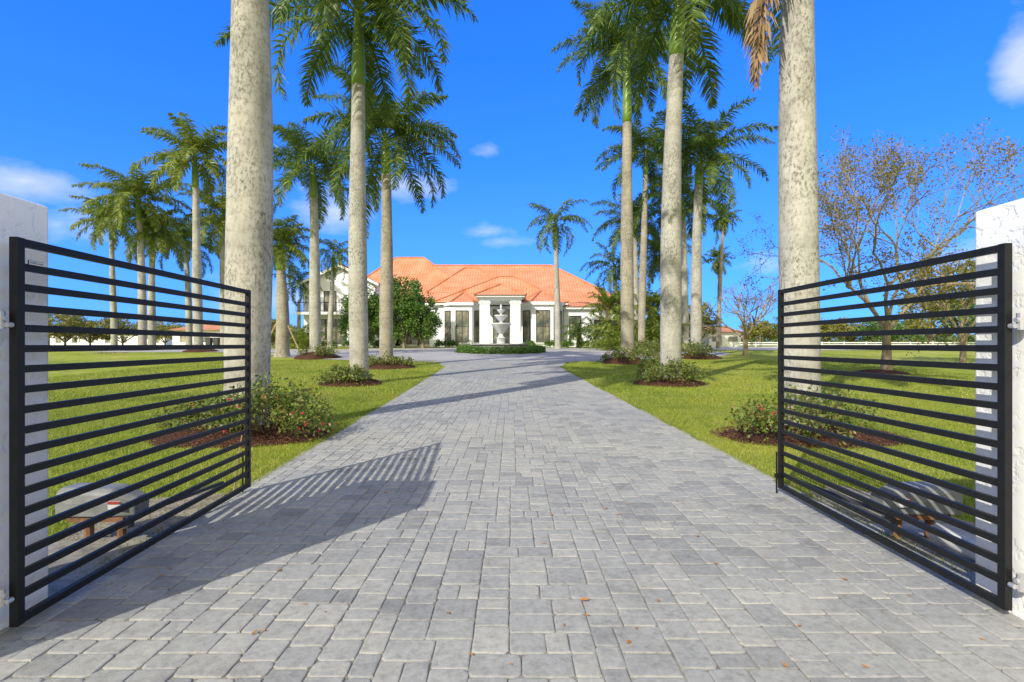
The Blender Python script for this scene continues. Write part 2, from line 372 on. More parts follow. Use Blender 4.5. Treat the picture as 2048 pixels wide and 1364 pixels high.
# ---------------- palms
def frond(V,Fc,rg,az,e0,L,droop,dens,ll,org=(0,0,0),width=.042,hang=.6):
    S=24; p=np.array(org,float); pts=[];tan=[]
    side=np.array([-math.sin(az),math.cos(az),0]); tw=rg.normal()*.1
    for i in range(S+1):
        s=i/S; e=e0-droop*s**1.25; t=np.array([math.cos(az)*math.cos(e),math.sin(az)*math.cos(e),math.sin(e)])+side*tw*s
        t/=np.linalg.norm(t); pts.append(p.copy()); tan.append(t); p=p+t*L/S
    pts=np.array(pts);tan=np.array(tan)
    base=len(V)
    for i in range(S+1):
        w=.045*(1-i/S)**.8+.006; up=np.cross(side,tan[i])
        V.append(pts[i]+side*w); V.append(pts[i]+up*w*.7); V.append(pts[i]-side*w)
    for i in range(S):
        a=base+3*i
        Fc.append((a,a+1,a+4,a+3)); Fc.append((a+1,a+2,a+5,a+4))
    for k in range(dens):
        s=.12+.88*(k+rg.rand()*.6)/dens; f=s*S; i=min(int(f),S-1); fr=f-i
        P=pts[i]*(1-fr)+pts[i+1]*fr; T=tan[i]; up=np.cross(side,T)*-1
        if up[2]<0: up=-up
        l=ll*(math.sin(math.pi*min(1,.2+.78*s))**.55)*(1-.25*s)*(.8+.35*rg.rand())
        for sg in (1,-1):
            th=rg.normal()*.5+.12
            d=side*sg*math.cos(th)+up*math.sin(th)+T*(.35+.5*s); d/=np.linalg.norm(d)
            g=np.array([0,0,-1.])
            m=P+d*l*.45+g*l*.06*hang; q=d+g*hang*(.6+1.0*rg.rand()); q/=np.linalg.norm(q); e=m+q*l*.55
            wv=(T+np.array([rg.normal(),rg.normal(),rg.normal()])*.3)*width*.5; b=len(V)
            V+= [P-wv*.6,P+wv*.6,m-wv,m+wv,e+wv*.12,e-wv*.12]
            Fc.append((b,b+1,b+3,b+2)); Fc.append((b+2,b+3,b+4,b+5))
def crownmesh(seed,nf,L,dens,ll,droop=(1.3,2.0),emin=-.5,width=.045,mat=M_frond,hang=.7,dead=False):
    rg=np.random.RandomState(seed); V=[];Fc=[]
    for i in range(nf):
        az=i*2.39996+rg.normal()*.25; u=i/(nf-1); e0=1.35-(1.35-emin)*u**.85+rg.normal()*.1
        frond(V,Fc,rg,az,e0,L*(.82+.3*rg.rand())*(1 if u>.1 else .8),rg.uniform(*droop)*(.75+.25*u),dens,ll,org=(math.cos(az)*.08,math.sin(az)*.08,-.3*u),width=width,hang=hang)
    o=mesh_np('crown_tmp',np.array(V),Fc,mat); me=o.data; me.name='crown'; bpy.data.objects.remove(o); return me
CR=[crownmesh(s,25,4.2,110,.86,width=.052,hang=.6,droop=(1.2,1.85),emin=-.4) for s in (1,2,3,4)]
CRY=[crownmesh(s,26,3.7,75,.82,mat=M_frondY,droop=(1.2,1.9),width=.07,hang=.65) for s in (11,12)]
CRC=[crownmesh(s,20,3.4,55,.65,droop=(1.5,2.2),emin=-.7,mat=M_frond,hang=.8,width=.06) for s in (21,22)]
CRW=[crownmesh(31,34,1.6,22,.5,droop=(.5,1.1),emin=-1.2,mat=M_frond,width=.07)]
CRS=[crownmesh(s,22,2.2,34,.4,droop=(1.0,1.8),emin=.2,mat=M_frondY,width=.06) for s in (41,42)]
def palm(px,d,rb,zs,zc,cm,lean=(0,0),sc=1.0,mat=None,label=None,name='royal_palm',group='royal palms lining the drive',shaft=True,bulge=.1,px_top=None,rot=None,sy=None):
    x=PX(px,d); b=gz(d); e=top(name,(x,d,b),label or 'tall royal palm with smooth grey trunk on the lawn','palm tree',group)
    H=zs-b; 
    if px_top is not None: lean=(PX(px_top,d)-x,0)
    mb=MB(); k=28; vs=[]; ns=60
    rg=np.random.RandomState(int(px)+int(d)*7); ph=rg.rand()*6
    lx,ly=lean; TT=zc-b
    def cen(z): q=z/TT; return lx*q**1.6+.04*math.sin(q*5+ph)*rb*3, ly*q**1.6
    for i in range(ns+1):
        q=i/ns; z=-.1+(H+.1)*q
        r=rb*(1.0+bulge*math.sin(math.pi*min(1,q*1.25))-.28*q**1.5)+rb*.35*math.exp(-z*4)
        r*=1+.002*rg.normal()
        cx,cy=cen(max(z,0))
        for j in range(k):
            w=2*math.pi*j/k; rr_=r*(1+.004*rg.normal()); vs.append((cx+rr_*math.cos(w),cy+rr_*math.sin(w),z))
    mb.add(vs,[(i*k+j,i*k+(j+1)%k,(i+1)*k+(j+1)%k,(i+1)*k+j) for i in range(ns) for j in range(k)])
    mb.obj('trunk',mat or M_trunk,e,True)
    rt=rb*.72
    if shaft:
        m2=MB(); pts=[];rad=[]
        for i in range(9):
            q=i/8; z=H-.03+(zc-zs+.1)*q; cx,cy=cen(z); pts.append((cx,cy,z)); rad.append(rt*(1.02+.22*math.sin(min(1,q*3)*1.57)-.62*q))
        m2.tube(pts,rad,20); m2.obj('crownshaft',M_shaft,e,True)
    cx,cy=cen(zc-b)
    c=bpy.data.objects.new('crown',cm); link(c,e,(cx,cy,zc-b)); c.scale=(sc,sc,sc); c.rotation_euler=(0,0,rot if rot is not None else R.random()*6.28)
    return e
P1L=palm(497,8.2,.305,9.3,10.9,CR[0],bulge=.16,sc=1,rot=1.2,label='very thick pale grey royal palm trunk beside flowering shrub')
P1R=palm(1598,8.2,.27,9.3,10.9,CR[1],bulge=.1,sc=1,rot=.3,label='thick pale royal palm trunk with a brown hanging frond')
palm(718,16,.27,PZ(170,16),PZ(15,16),CR[1],px_top=715,rot=1.0)
palm(1340,16,.3,PZ(112,16),PZ(-35,16),CR[2],px_top=1358,rot=2.0)
palm(774,23,.28,PZ(348,23),PZ(272,23),CR[2],px_top=770,mat=M_trunk2)
palm(1256,26,.31,PZ(245,26),PZ(105,26),CR[3],px_top=1252,mat=M_trunk2)
palm(632,30,.3,PZ(395,30),PZ(330,30),CR[0],px_top=624)
palm(1391,30,.3,PZ(370,30),PZ(310,30),CR[1],px_top=1400)
g2='royal palms scattered over the grounds'
palm(397,38,.3,PZ(375,38),PZ(310,38),CRY[0],px_top=388,group=g2,sc=1.1)
palm(286,42,.28,PZ(440,42),PZ(395,42),CRY[1],px_top=276,group=g2,sc=1.15)
palm(303,44,.28,PZ(500,44),PZ(460,44),CRY[0],px_top=306,group=g2)
palm(228,48,.25,PZ(480,48),PZ(440,48),CRY[1],px_top=222,group=g2)
palm(447,46,.28,PZ(465,46),PZ(425,46),CRY[1],px_top=445,group=g2,sc=1.1)
palm(378,52,.28,PZ(500,52),PZ(480,52),CR[3],px_top=372,group=g2)
palm(520,50,.28,PZ(510,50),PZ(470,50),CR[2],px_top=517,group=g2)
palm(1284,38,.25,PZ(350,38),PZ(300,38),CR[0],px_top=1292,group=g2,mat=M_trunk2)
palm(1272,44,.27,PZ(475,44),PZ(440,44),CR[2],px_top=1268,group=g2)
palm(1372,40,.25,PZ(440,40),PZ(400,40),CR[3],px_top=1364,group=g2)
palm(1330,50,.25,PZ(540,50),PZ(505,50),CR[1],px_top=1327,group=g2)
palm(1232,48,.22,PZ(560,48),PZ(530,48),CRC[0],px_top=1228,group=g2)
palm(1115,44,.24,PZ(480,44),PZ(440,44),CRC[0],px_top=1111,name='coconut_palm',label='slender palm with drooping fronds before the house',mat=M_trunk,group=g2)
palm(565,31,.36,PZ(540,31),PZ(485,31),CRY[1],px_top=560,sc=.72,name='young_palm',label='young palm propped with wooden stakes on the lawn',mat=M_trunk2,group=g2)
palm(660,45,.22,PZ(540,45),PZ(505,45),CRC[1],px_top=668,sc=.8,name='coconut_palm',label='palm with drooping fronds beside the house',group=g2)
palm(598,52,.18,PZ(600,52),PZ(562,52),CRC[0],sc=.85,name='coconut_palm',label='palm with drooping fronds beside the house',group=g2,shaft=False)
palm(1437,46,.17,PZ(440,46),PZ(428,46),CRW[0],px_top=1447,name='fan_palm',label='thin tall fan palm beyond the lawn',group=g2,shaft=False,mat=M_trunk2)
palm(1440,52,.17,PZ(525,52),PZ(515,52),CRW[0],px_top=1436,name='fan_palm',label='thin fan palm beyond the lawn',group=g2,shaft=False,mat=M_trunk2)
V=[];Fc=[];rg=np.random.RandomState(5)
frond(V,Fc,rg,math.pi,-1.15,3.4,.42,170,.6,width=.055,hang=2.2)
o=mesh_np('dead_frond',np.array(V),Fc,M_dead,P1R,loc=(-.05,-.35,8.55-gz(8.2))); o['label']='brown dead frond hanging down'
for sx in (-1,1):
    mb=MB(); mb.tube([(0,0,0),(-sx*.95,0.1,2.0)],[.05,.05],6)
    o=mb.obj('wooden_stake',M_wood,None,loc=(PX(565,31)+sx*1.25,30.8,gz(30.8))); tag(o,'slanted timber stake propping the young palm','stake','palm stakes')
bed(-4.05,7.9,.85,.14,5000,1,rx=1.3); bed(4.45,7.9,.85,.14,4500,2,rx=1.35)
bed(PX(705,16),15.9,.9,.2,1500,3,rx=.95); bed(PX(1338,16),15.9,.9,.2,1500,4,rx=1.1)
bed(PX(780,23),22.8,1.1,.25,0,5); bed(PX(1250,26),25.8,1.2,.3,0,6); bed(PX(636,30),29.8,1.3,.35,0,7); bed(PX(1395,30),29.8,1.3,.3,0,8)
bed(PX(400,38),38,1.2,.25,0,9); bed(PX(300,42),41,1.6,.25,0,10); bed(PX(1765,20),20,.9,.12,0,12)
shrub(-3.6,7.75,.98,.84,5600,.055,30,1,label='bushy shrub dotted with crimson blossoms at palm base')
shrub(4.05,7.6,.9,.78,3000,.055,5,2,label='open leafy shrub with visible stems at palm base')
shrub(5.1,8.3,.75,.65,1800,.055,0,22)
shrub(-4.8,8.1,.65,.6,1700,.055,8,23)
shrub(PX(690,15.5),15.6,.85,.6,1800,.08,4,3); shrub(PX(1350,15.5),15.5,.95,.75,2100,.08,0,4); shrub(PX(1310,16),16.4,.5,.8,800,.08,0,24)
shrub(PX(760,22.5),22.6,1.0,.65,1200,.09,6,5); shrub(PX(800,22.5),22.8,.5,.6,500,.09,4,6)
shrub(PX(635,29.5),29.5,1.2,.8,1300,.1,4,7); shrub(PX(1265,26),25.6,1.2,.9,1400,.1,0,8); shrub(PX(1225,26),26,.6,.6,500,.1,0,9)
shrub(PX(1390,29),29.2,1.4,.9,1600,.1,4,10); shrub(PX(1320,27),27.5,.7,1.1,800,.1,0,11); shrub(PX(1290,34),34,1.4,.9,1300,.12,0,12)
# ---------------- trees
def branchtree(mb,rg,p,d,L,r,depth,tips,spread=.6,k=6,up=.12):
    n=3; pts=[p]; rad=[r]
    for i in range(n):
        d=(d+Vector(rg.normal(size=3))*.15+Vector((0,0,up*.3))).normalized(); p=p+d*L/n; pts.append(p); rad.append(r*(1-.35*(i+1)/n))
    mb.tube(pts,rad,k,cap=False)
    if depth<=3: tips+=pts[1:]
    if depth==0: return
    nb=3 if rg.rand()<.6 else 2
    for i in range(nb):
        nd=(d+Vector(rg.normal(size=3))*spread+Vector((0,0,up))).normalized()
        branchtree(mb,rg,p,nd,L*rg.uniform(.66,.86),r*.64,depth-1,tips,spread,max(3,k-1),up)
def baretree(px,d,H,depth,seed,leaves,ls,label,r=.14,spread=.6,RX=3.9,mat=M_leafB,clear=.2,up=.1,main=.75):
    rg=np.random.RandomState(seed); x=PX(px,d); e=top('bare_tree',(x,d,gz(d)),label,'tree','sparse leafed trees')
    mb=MB(); tips=[]; base=H*clear
    mb.tube([(0,0,-.1),(.03,0,base*.5),(0.02,.02,base)],[r*1.3,r,r*.9],9)
    for i in range(5):
        a=i*1.257+rg.rand()*.6; dd=Vector((math.cos(a)*main,math.sin(a)*main,.9)).normalized()
        branchtree(mb,rg,Vector((0.02,.02,base-.05)),dd,H*.24,r*.55,depth,tips,spread,6,up)
    T=np.array([tuple(t) for t in tips]); s=H/np.percentile(T[:,2],99.5); sx=RX/np.percentile(np.abs(T[:,0]),97); 
    mb.v=[(a*(sx if c>base else 1+(sx-1)*max(0,c/base)),b*(sx if c>base else 1+(sx-1)*max(0,c/base)),c*s) for a,b,c in mb.v]
    mb.obj('trunk',M_bark,e)
    C=T[rg.randint(0,len(T),leaves)]*np.array([sx,sx,s])+rg.normal(size=(leaves,3))*.1
    V,Fc=leafcards(C,ls,rg); mesh_np('crown',V,Fc,mat,e)
baretree(1772,20,9.0,6,3,15000,.085,'wide sparse tree with thin bare branches on lawn',r=.17,spread=.45,RX=4.7,main=.8,clear=.17)
baretree(1490,33,4.4,4,5,900,.1,'small nearly bare tree with twisting trunk',r=.14,spread=.5,RX=2.8)
baretree(1925,24,5.0,4,8,5500,.13,'small leafy tree beside the lawn edge',r=.12,spread=.5,mat=M_leafO,RX=2.6)
def leaftree(px,d,rx,h,seed,mat=M_leafG,n=9000,ls=.2,cb=.25,label='dense round green tree',ry=None,name='leafy_tree',K=70):
    rg=np.random.RandomState(seed); x=PX(px,d); e=top(name,(x,d,gz(d)),label,'tree','trees in the grounds'); ry=ry or rx
    mb=MB(); mb.tube([(0,0,-.1),(.05,0,h*cb),(0,.05,h*.55)],[.05*h**.7,.04*h**.7,.02*h],8)
    for i in range(6):
        a=i*1.05+rg.rand(); mb.tube([(0,0,h*cb*.8),(math.cos(a)*rx*.4,math.sin(a)*ry*.4,h*.5),(math.cos(a)*rx*.75,math.sin(a)*ry*.75,h*.68)],[.025*h**.7,.015*h**.7,.006*h**.7],6)
    mb.obj('trunk',M_bark,e)
    a=rg.normal(size=(K,3)); a/=np.linalg.norm(a,axis=1)[:,None]; q=(rg.rand(K)**.35)[:,None]*(.72+.25*rg.rand(K))[:,None]
    hc=h*(1-cb)/2; cs=a*q*np.array([rx,ry,hc])+np.array([0,0,h*cb+hc])
    rs=rg.uniform(.13,.27,K)
    idx=rg.randint(0,K,n); dd=rg.normal(size=(n,3)); dd/=np.linalg.norm(dd,axis=1)[:,None]
    C=cs[idx]+dd*(rs[idx]*(rg.rand(n)**.4))[:,None]*np.array([rx,ry,hc*1.1])*1.1
    V,Fc=leafcards(C,ls,rg); mesh_np('crown',V,Fc,mat,e); return e
leaftree(732,47,2.7,5.6,1,n=13000,label='dense round green tree against the house wall',cb=.04,K=90)
leaftree(808,46,2.7,6.5,2,n=14000,label='dense round green tree against the house wall',cb=.06,K=90)
leaftree(845,45.5,1.7,4.7,3,n=7000,label='dense round green tree against the house wall',cb=.1)
far=[(130,75,5,5.2,M_leafO),(180,80,5,4.8,M_leafO),(245,82,6,4.6,M_leafO),(330,95,6,5,M_leafO),(60,70,5,6,M_leafO),(545,70,3.5,4,M_leafO),(520,90,5,5,M_leafG),
     (1400,60,3,5,M_leafO),(1520,75,4,4,M_leafO),(1590,70,3.2,4.5,M_leafG),(1650,66,3.5,3.6,M_leafO),(1860,58,4.5,7,M_leafO),(1930,56,4,7.5,M_leafG),(2010,60,5,7,M_leafO),(1780,75,5,4.5,M_leafG),(1700,80,5,4.5,M_leafO)]
for i,(px,d,rx,h,m) in enumerate(far):
    leaftree(px,d,rx,h,50+i,m,3800,.3,.12,'spreading tree with yellow green foliage beyond the lawn' if m is M_leafO else 'green leafy tree beyond the lawn',K=45)
rg=np.random.RandomState(9); n=60000
a=rg.uniform(-1.15,1.15,n); d=rg.uniform(150,230,n); x=np.sin(a)*d*1.2; yy=np.cos(a)*d
hh=3.2+1.6*np.sin(a*37)+1.2*np.sin(a*83+1)+1.0*np.sin(a*171)
C=np.stack([x,yy,1.2+rg.rand(n)**.8*np.maximum(hh,1.2)],1); V,Fc=leafcards(C,1.0,rg,.8)
o=mesh_np('distant_woodland',V,Fc,M_far); tag(o,'low distant line of green trees on the horizon','woodland',None,'stuff')
def clump(px,d,sc,cm,label,zoff=.1,rot=None):
    x=PX(px,d); e=top('palm_shrub',(x,d,gz(d)),label,'plant','low palms beside the house')
    mb=MB(); 
    for i in range(5):
        a=i*1.26; mb.tube([(math.cos(a)*.15*sc,math.sin(a)*.15*sc,-.05),(math.cos(a)*.1*sc,math.sin(a)*.1*sc,zoff+.3*sc)],[.07*sc,.05*sc],6)
    mb.obj('stems',M_stem,e)
    c=bpy.data.objects.new('fronds',cm); link(c,e,(0,0,zoff+.25*sc)); c.scale=(sc,sc,sc*1.15); c.rotation_euler=(0,0,R.random()*6)
for px,d,sc in ((590,47,1.2),(618,46,1.1),(610,44,.8),(1240,44,1.5),(1262,42,1.7),(1300,40,1.6),(1330,42,1.7),(1318,46,2.0),(1272,47,2.0),(1235,46,1.4),(1360,44,1.2),(1225,40,.8)):
    clump(px,d,sc,CRS[0] if int(px)%2 else CRS[1],'clump of arching palm leaves beside the house',.1)
for px in (1155,1190): clump(px,48,.6,CRC[0],'small pygmy palm planted by the house wall',1.3)
for px in (1215,1250,1300,1325): clump(px,45,1.1,CRS[px%2],'tall clumping palm beside the house',3.4)
# ---------------- fountain
g=gz(FY); e=top('fountain',(FX,FY,g),'white tiered cast stone fountain in round basin','fountain')
mb=MB(); mb.lathe([(1.9,0),(2.0,0),(2.0,.1),(1.9,.14),(1.9,.5),(2.02,.52),(2.02,.62),(1.7,.62),(1.7,.3),(0,.3)],48); mb.obj('basin',M_greyst,e,False)
mb=MB(); mb.lathe([(1.69,.5),(0,.5)],48); mb.obj('water',M_glass,e)
def tier(name,prof,k=8): 
    mb=MB(); mb.lathe(prof,k); mb.obj(name,M_stone,e,k>12)
tier('pedestal',[(.36,.3),(.36,.6),(.3,.65),(.28,.95),(.34,1.0),(.2,1.1),(.15,1.3),(.15,1.45)])
tier('lower_bowl',[(.15,1.3),(.25,1.38),(.6,1.86),(.7,1.96),(.74,2.02),(.7,2.05),(.58,1.97),(.25,1.8),(.15,1.85)],16)
tier('column',[(.13,1.8),(.13,2.05),(.09,2.2),(.11,2.35),(.13,2.42)])
tier('middle_bowl',[(.12,2.2),(.2,2.26),(.44,2.54),(.49,2.6),(.44,2.62),(.3,2.53),(.1,2.5)],16)
tier('upper_bowl',[(.09,2.5),(.06,2.7),(.08,2.75),(.16,2.8),(.28,2.96),(.3,3.0),(.26,3.0),(.06,2.95)],16)
tier('finial',[(.06,2.95),(.04,3.1),(.07,3.18),(.08,3.24),(.04,3.33),(.02,3.38),(0,3.42)],16)
rg=np.random.RandomState(4); n=20000; a=rg.rand(n)*6.283; r=rg.uniform(2.15,3.15,n)
C=np.stack([FX+r*np.cos(a),FY+r*np.sin(a),0*a],1); C[:,2]=np.interp(C[:,1],KN,KZ)+.02+rg.rand(n)*.46*(1-((r-2.65)/.6)**4*.5)
V,Fc=leafcards(C,.09,rg); o=mesh_np('round_hedge',V,Fc,M_leafG); tag(o,'low clipped green hedge ring around the fountain','hedge')
patch('planting_island',FX,FY,3.15,3.15,M_mulch,.03,'round planting island under the fountain','mulch',9)
# ---------------- house
HB=1.2
H=top('house',(0,54,HB),'white stucco mansion with orange clay tile roof','house')
def P(x,y,z): return (x,y-54,z-HB)
walls=MB()
def wall(x0,x1,y0,y1,zt): walls.box(P(x0,y0,HB-.3),P(x1,y1,zt))
class Roof:
    def __init__(s): s.v=[];s.f=[];s.uv=[]
    def face(s,pts,lift=0):
        pts=[Vector(p) for p in pts]; nrm=(pts[1]-pts[0]).cross(pts[2]-pts[0]).normalized()
        if nrm.z<0: pts=pts[::-1]; nrm=-nrm
        u=Vector((0,0,1)).cross(nrm)
        u=u.normalized() if u.length>1e-4 else Vector((1,0,0)); v=nrm.cross(u)
        o=len(s.v); s.v+=[tuple(p) for p in pts]; s.f.append(tuple(range(o,o+len(pts)))); s.uv+=[(p.dot(u),p.dot(v)) for p in pts]
    def hip(s,x0,x1,y0,y1,ze,r0,r1):
        A,B,C,D=P(x0,y0,ze),P(x1,y0,ze),P(x1,y1,ze),P(x0,y1,ze); r0=P(*r0); r1=P(*r1)
        if abs(r0[0]-r1[0])>=abs(r0[1]-r1[1]):
            s.face([A,B,r1,r0]); s.face([B,C,r1]); s.face([C,D,r0,r1]); s.face([D,A,r0])
        else:
            s.face([A,B,r0]); s.face([B,C,r1,r0]); s.face([C,D,r1]); s.face([D,A,r0,r1])
        caps.append((A,r0)); caps.append((B,r1 if abs(r0[0]-r1[0])>=abs(r0[1]-r1[1]) else r0)); caps.append((r0,r1)); caps.append((C,r1))
    def obj(s):
        me=bpy.data.meshes.new('roof'); me.from_pydata(s.v,[],s.f); l=me.uv_layers.new(name='UVMap')
        for i,u in enumerate(s.uv): l.data[i].uv=u
        me.materials.append(M_roof); o=link(bpy.data.objects.new('roof',me),H); return o
caps=[]; roof=Roof(); fascia=MB()
def fas(x0,x1,y0,y1,ze): fascia.box(P(x0+.02,y0+.02,ze-.25),P(x1-.02,y1-.02,ze-.02))
wall(-17.5,11,54.6,74,5.45); fas(-18.6,11.9,54,75,5.75); roof.hip(-18.6,11.9,54,75,5.75,(-15.2,64,PZ(531,64)),(4.8,64,PZ(531,64)))
roof.hip(-17.4,-5.8,58.6,70,8.2,(-14.0,63.2,PZ(516,63.2)),(-10.6,63.2,PZ(516,63.2)))
roof.hip(-9.2,-.2,56.4,66,7.05,(-5.6,62,PZ(536,62)),(-4.0,62,PZ(536,62)))
wall(-20.6,-13.6,52,66,7.6)
gp=P(-17,52,9.2)
walls.add([P(-20.6,52,7.6),P(-13.6,52,7.6),gp,P(-20.6,66,7.6),P(-13.6,66,7.6),P(-17,66,9.2)],[(0,1,2),(3,5,4),(0,2,5,3),(1,4,5,2)])
roof.face([P(-21.1,51.5,7.48),P(-17,51.5,9.38),P(-17,66.3,9.38),P(-21.1,66.3,7.48)]); roof.face([P(-13.1,51.5,7.48),P(-17,51.5,9.38),P(-17,66.3,9.38),P(-13.1,66.3,7.48)])
caps.append((P(-17,51.5,9.38),P(-17,66,9.38)))
for sx,xa in ((1,-21.1),(-1,-13.1)):
    fascia.add([P(xa,51.45,7.2),P(xa,51.45,7.45),P(-17,51.45,9.35),P(-17,51.45,9.1),P(xa,51.6,7.2),P(xa,51.6,7.45),P(-17,51.6,9.35),P(-17,51.6,9.1)],[(0,1,2,3),(4,5,6,7),(0,4,7,3),(1,5,6,2)])
wall(5.2,10.8,53,60,5.0); fas(4.9,11.5,52.6,60,5.25); roof.hip(4.9,11.5,52.5,60.5,5.25,(7.4,58,7.0),(8.4,58,7.0))
wall(-7.4,5.0,52.9,56,5.3); fas(-7.9,5.6,52.5,57,5.68); roof.hip(-7.9,5.6,52.4,62,5.68,(-1.4,57,PZ(553,57)),(.2,57,PZ(553,57)))
def bay(xc,w,prot,y0,ztop,peak):
    h=w/2; q=h*.5
    poly=[(xc-h,y0-54),(xc-q,y0-54-prot),(xc+q,y0-54-prot),(xc+h,y0-54),(xc+h,y0-54+.3),(xc-h,y0-54+.3)]
    walls.prism([(a,b) for a,b in poly],-.3,ztop-HB)
    s=1.1; py=y0-54
    pl=[(xc-h*s,py+.1),(xc-q*s-.05,py-prot-.25),(xc+q*s+.05,py-prot-.25),(xc+h*s,py+.1)]
    fascia.prism(pl,ztop-HB,ztop-HB+.3)
    pk=(xc,py+1.6,peak-HB); z=ztop-HB+.31
    pts=[(xc-h*s,py+2.6,z)]+[(a,b,z) for a,b in pl]+[(xc+h*s,py+2.6,z)]
    for i in range(5): roof.face([pts[i],pts[i+1],pk]); caps.append((pts[i+1],pk)) if i<4 else None
    return poly
bl=bay(PX(925,52),3.9,1.2,52.8,5.3,6.9); br=bay(PX(1085,51.5),4.1,1.4,52.3,5.3,7.0)
pxl,pxr=PX(957,49.5),PX(1044,49.5)
for xa,xb in ((pxl+.1,pxl+1.05),(pxr-1.1,pxr-.15)):
    walls.box(P(xa,49.5,HB-.3),P(xb,50.3,5.65))
    fascia.box(P(xa-.1,49.4,HB-.1),P(xb+.1,50.4,HB+.35)); fascia.box(P(xa-.08,49.42,5.3),P(xb+.08,50.38,5.5))
walls.box(P(pxl,49.4,5.652),P(pxr,52.6,5.95)); fascia.box(P(pxl-.25,49.1,5.9),P(pxr+.25,52.6,6.08))
roof.hip(pxl-.4,pxr+.4,48.95,56,6.09,((pxl+pxr)/2,51.2,PZ(568,51)),((pxl+pxr)/2,54.5,PZ(568,51)))
walls.box(P(pxl+.2,49.6,HB-.2),P(pxr-.2,52.4,HB+.02))
walls.obj('wall',M_wall,H); fascia.obj('cornice',M_trim,H); roof.obj()
mb=MB()
for a,b in caps:
    if (Vector(a)-Vector(b)).length>.3: mb.tube([(a[0],a[1],a[2]+.03),(b[0],b[1],b[2]+.03)],[.11,.11],6)
mb.obj('ridge_tiles',M_roof,H)
def window(cx,cy,z0,z1,w,ang=0,cols=2,rows=3,name='window'):
    h=z1-z0; g=MB(); g.box((-w/2,-.015,0),(w/2,0,h)); o=g.obj(name,M_glass,H,loc=P(cx,cy-.012,z0)); o.rotation_euler=(0,0,ang)
    f=MB(); t=.05
    f.box((-w/2-t,-.08,-t),(-w/2,.0,h+t)); f.box((w/2,-.08,-t),(w/2+t,0,h+t)); f.box((-w/2,-.08,h),(w/2,0,h+t)); f.box((-w/2,-.08,-t),(w/2,0,0))
    for i in range(1,cols): x=-w/2+w*i/cols; f.box((x-.025,-.06,0),(x+.025,-.02,h))
    for i in range(1,rows): z=h*i/rows; f.box((-w/2,-.055,z-.02),(w/2,-.022,z+.02))
    f.obj('frame',M_frame,o)
    s=MB(); s.box((-w/2-.16,-.12,-.16),(w/2+.16,0,-.062)); s.obj('sill',M_trim,o)
def baywin(poly,z0,z1):
    for i in range(3):
        (xa,ya),(xb,yb)=poly[i],poly[i+1]; L=math.hypot(xb-xa,yb-ya); a=math.atan2(yb-ya,xb-xa)
        nx,ny=math.sin(a),-math.cos(a)
        window((xa+xb)/2+nx*.005,(ya+yb)/2+54+ny*.005,z0,z1,L*.6,a,2 if i==1 else 1,2)
baywin(bl,HB+.5,4.75); baywin(br,HB+.5,4.75)
cxp=(pxl+pxr)/2
window(cxp,52.59,HB+.1,4.9,1.5,0,2,3,'door')
window(PX(1150,53),52.99,HB+1.0,4.3,1.1); window(PX(1215,53),52.99,HB+1.6,3.9,.9,0,1,2); window(PX(1195,53),52.99,HB+1.6,3.9,.6,0,1,2)
window(PX(672,52),51.99,HB+.3,HB+2.7,1.9,0,2,2); window(PX(640,52),51.99,HB+.3,HB+2.7,1.0,0,1,2)
window(PX(660,52),51.99,4.75,6.7,1.1,0,2,1,'balcony_door'); window(PX(723,52),51.99,HB+.3,HB+2.7,1.2)
window(PX(815,54.6),54.59,HB+.3,HB+2.7,2.2,0,3,2); window(PX(848,54.6),54.59,HB+.3,HB+2.7,1.0,0,2,2); window(PX(785,54.6),54.59,HB+.3,HB+2.7,1.4,0,2,2)
mb=MB(); mb.box(P(-20.9,50.6,4.35),P(-15.2,52,4.6)); mb.obj('balcony',M_trim,H)
mb=MB(); mb.box(P(-20.85,50.62,5.5),P(-15.25,50.68,5.56)); mb.box(P(-20.85,50.62,4.65),P(-15.25,50.68,4.7))
x=-20.85
while x<-15.2: mb.box(P(x,50.63,4.6),P(x+.03,50.67,5.5)); x+=.14
mb.obj('railing',M_black,H)
for i,(px,d,s) in enumerate([(655,50,.9),(700,50,.8),(760,49,.9),(880,50,.6),(905,50,.5),(1060,49.5,.5),(1100,49.5,.55),(1135,51,.7),(1170,51,.7),(1205,51,.8)]):
    shrub(PX(px,d),d,s,.7,900,.13,0,60+i,M_leafG,'small clipped shrub along the house wall',dense=True)
def outb(px0,px1,d,pytop,pyeave,depth,label,rc=M_roof):
    x0,x1=PX(px0,d),PX(px1,d); b=gz(d); e=top('outbuilding',((x0+x1)/2,d,b),label,'building'); w=(x1-x0)/2
    ze=PZ(pyeave,d)-b; zt=PZ(pytop,d)-b
    mb=MB(); mb.box((-w,0,-.2),(w,depth,ze)); mb.obj('wall',M_wall,e)
    r=MB(); o_=.5; r.add([(-w-o_,-o_,ze),(w+o_,-o_,ze),(w+o_,depth+o_,ze),(-w-o_,depth+o_,ze),(-w*.6,depth/2,zt),(w*.6,depth/2,zt)],[(0,1,5,4),(1,2,5),(2,3,4,5),(3,0,4)]); 
    r.obj('roof',rc,e)
    for i in range(max(2,int(2*w/3))):
        n=max(2,int(2*w/3)); xc=-w+(i+.5)*2*w/n; g=MB(); g.box((xc-.55,-.03,.6),(xc+.55,-.005,ze-.5)); g.obj('window',M_glass,e)
outb(345,480,78,645,660,9,'low white outbuilding with orange tile roof')
outb(100,330,105,662,668,10,'long low white building beyond the lawn')
outb(1418,1482,62,650,664,8,'small white outbuilding with orange roof and glass front')
outb(1180,1240,75,618,640,8,'white outbuilding with orange roof behind house')
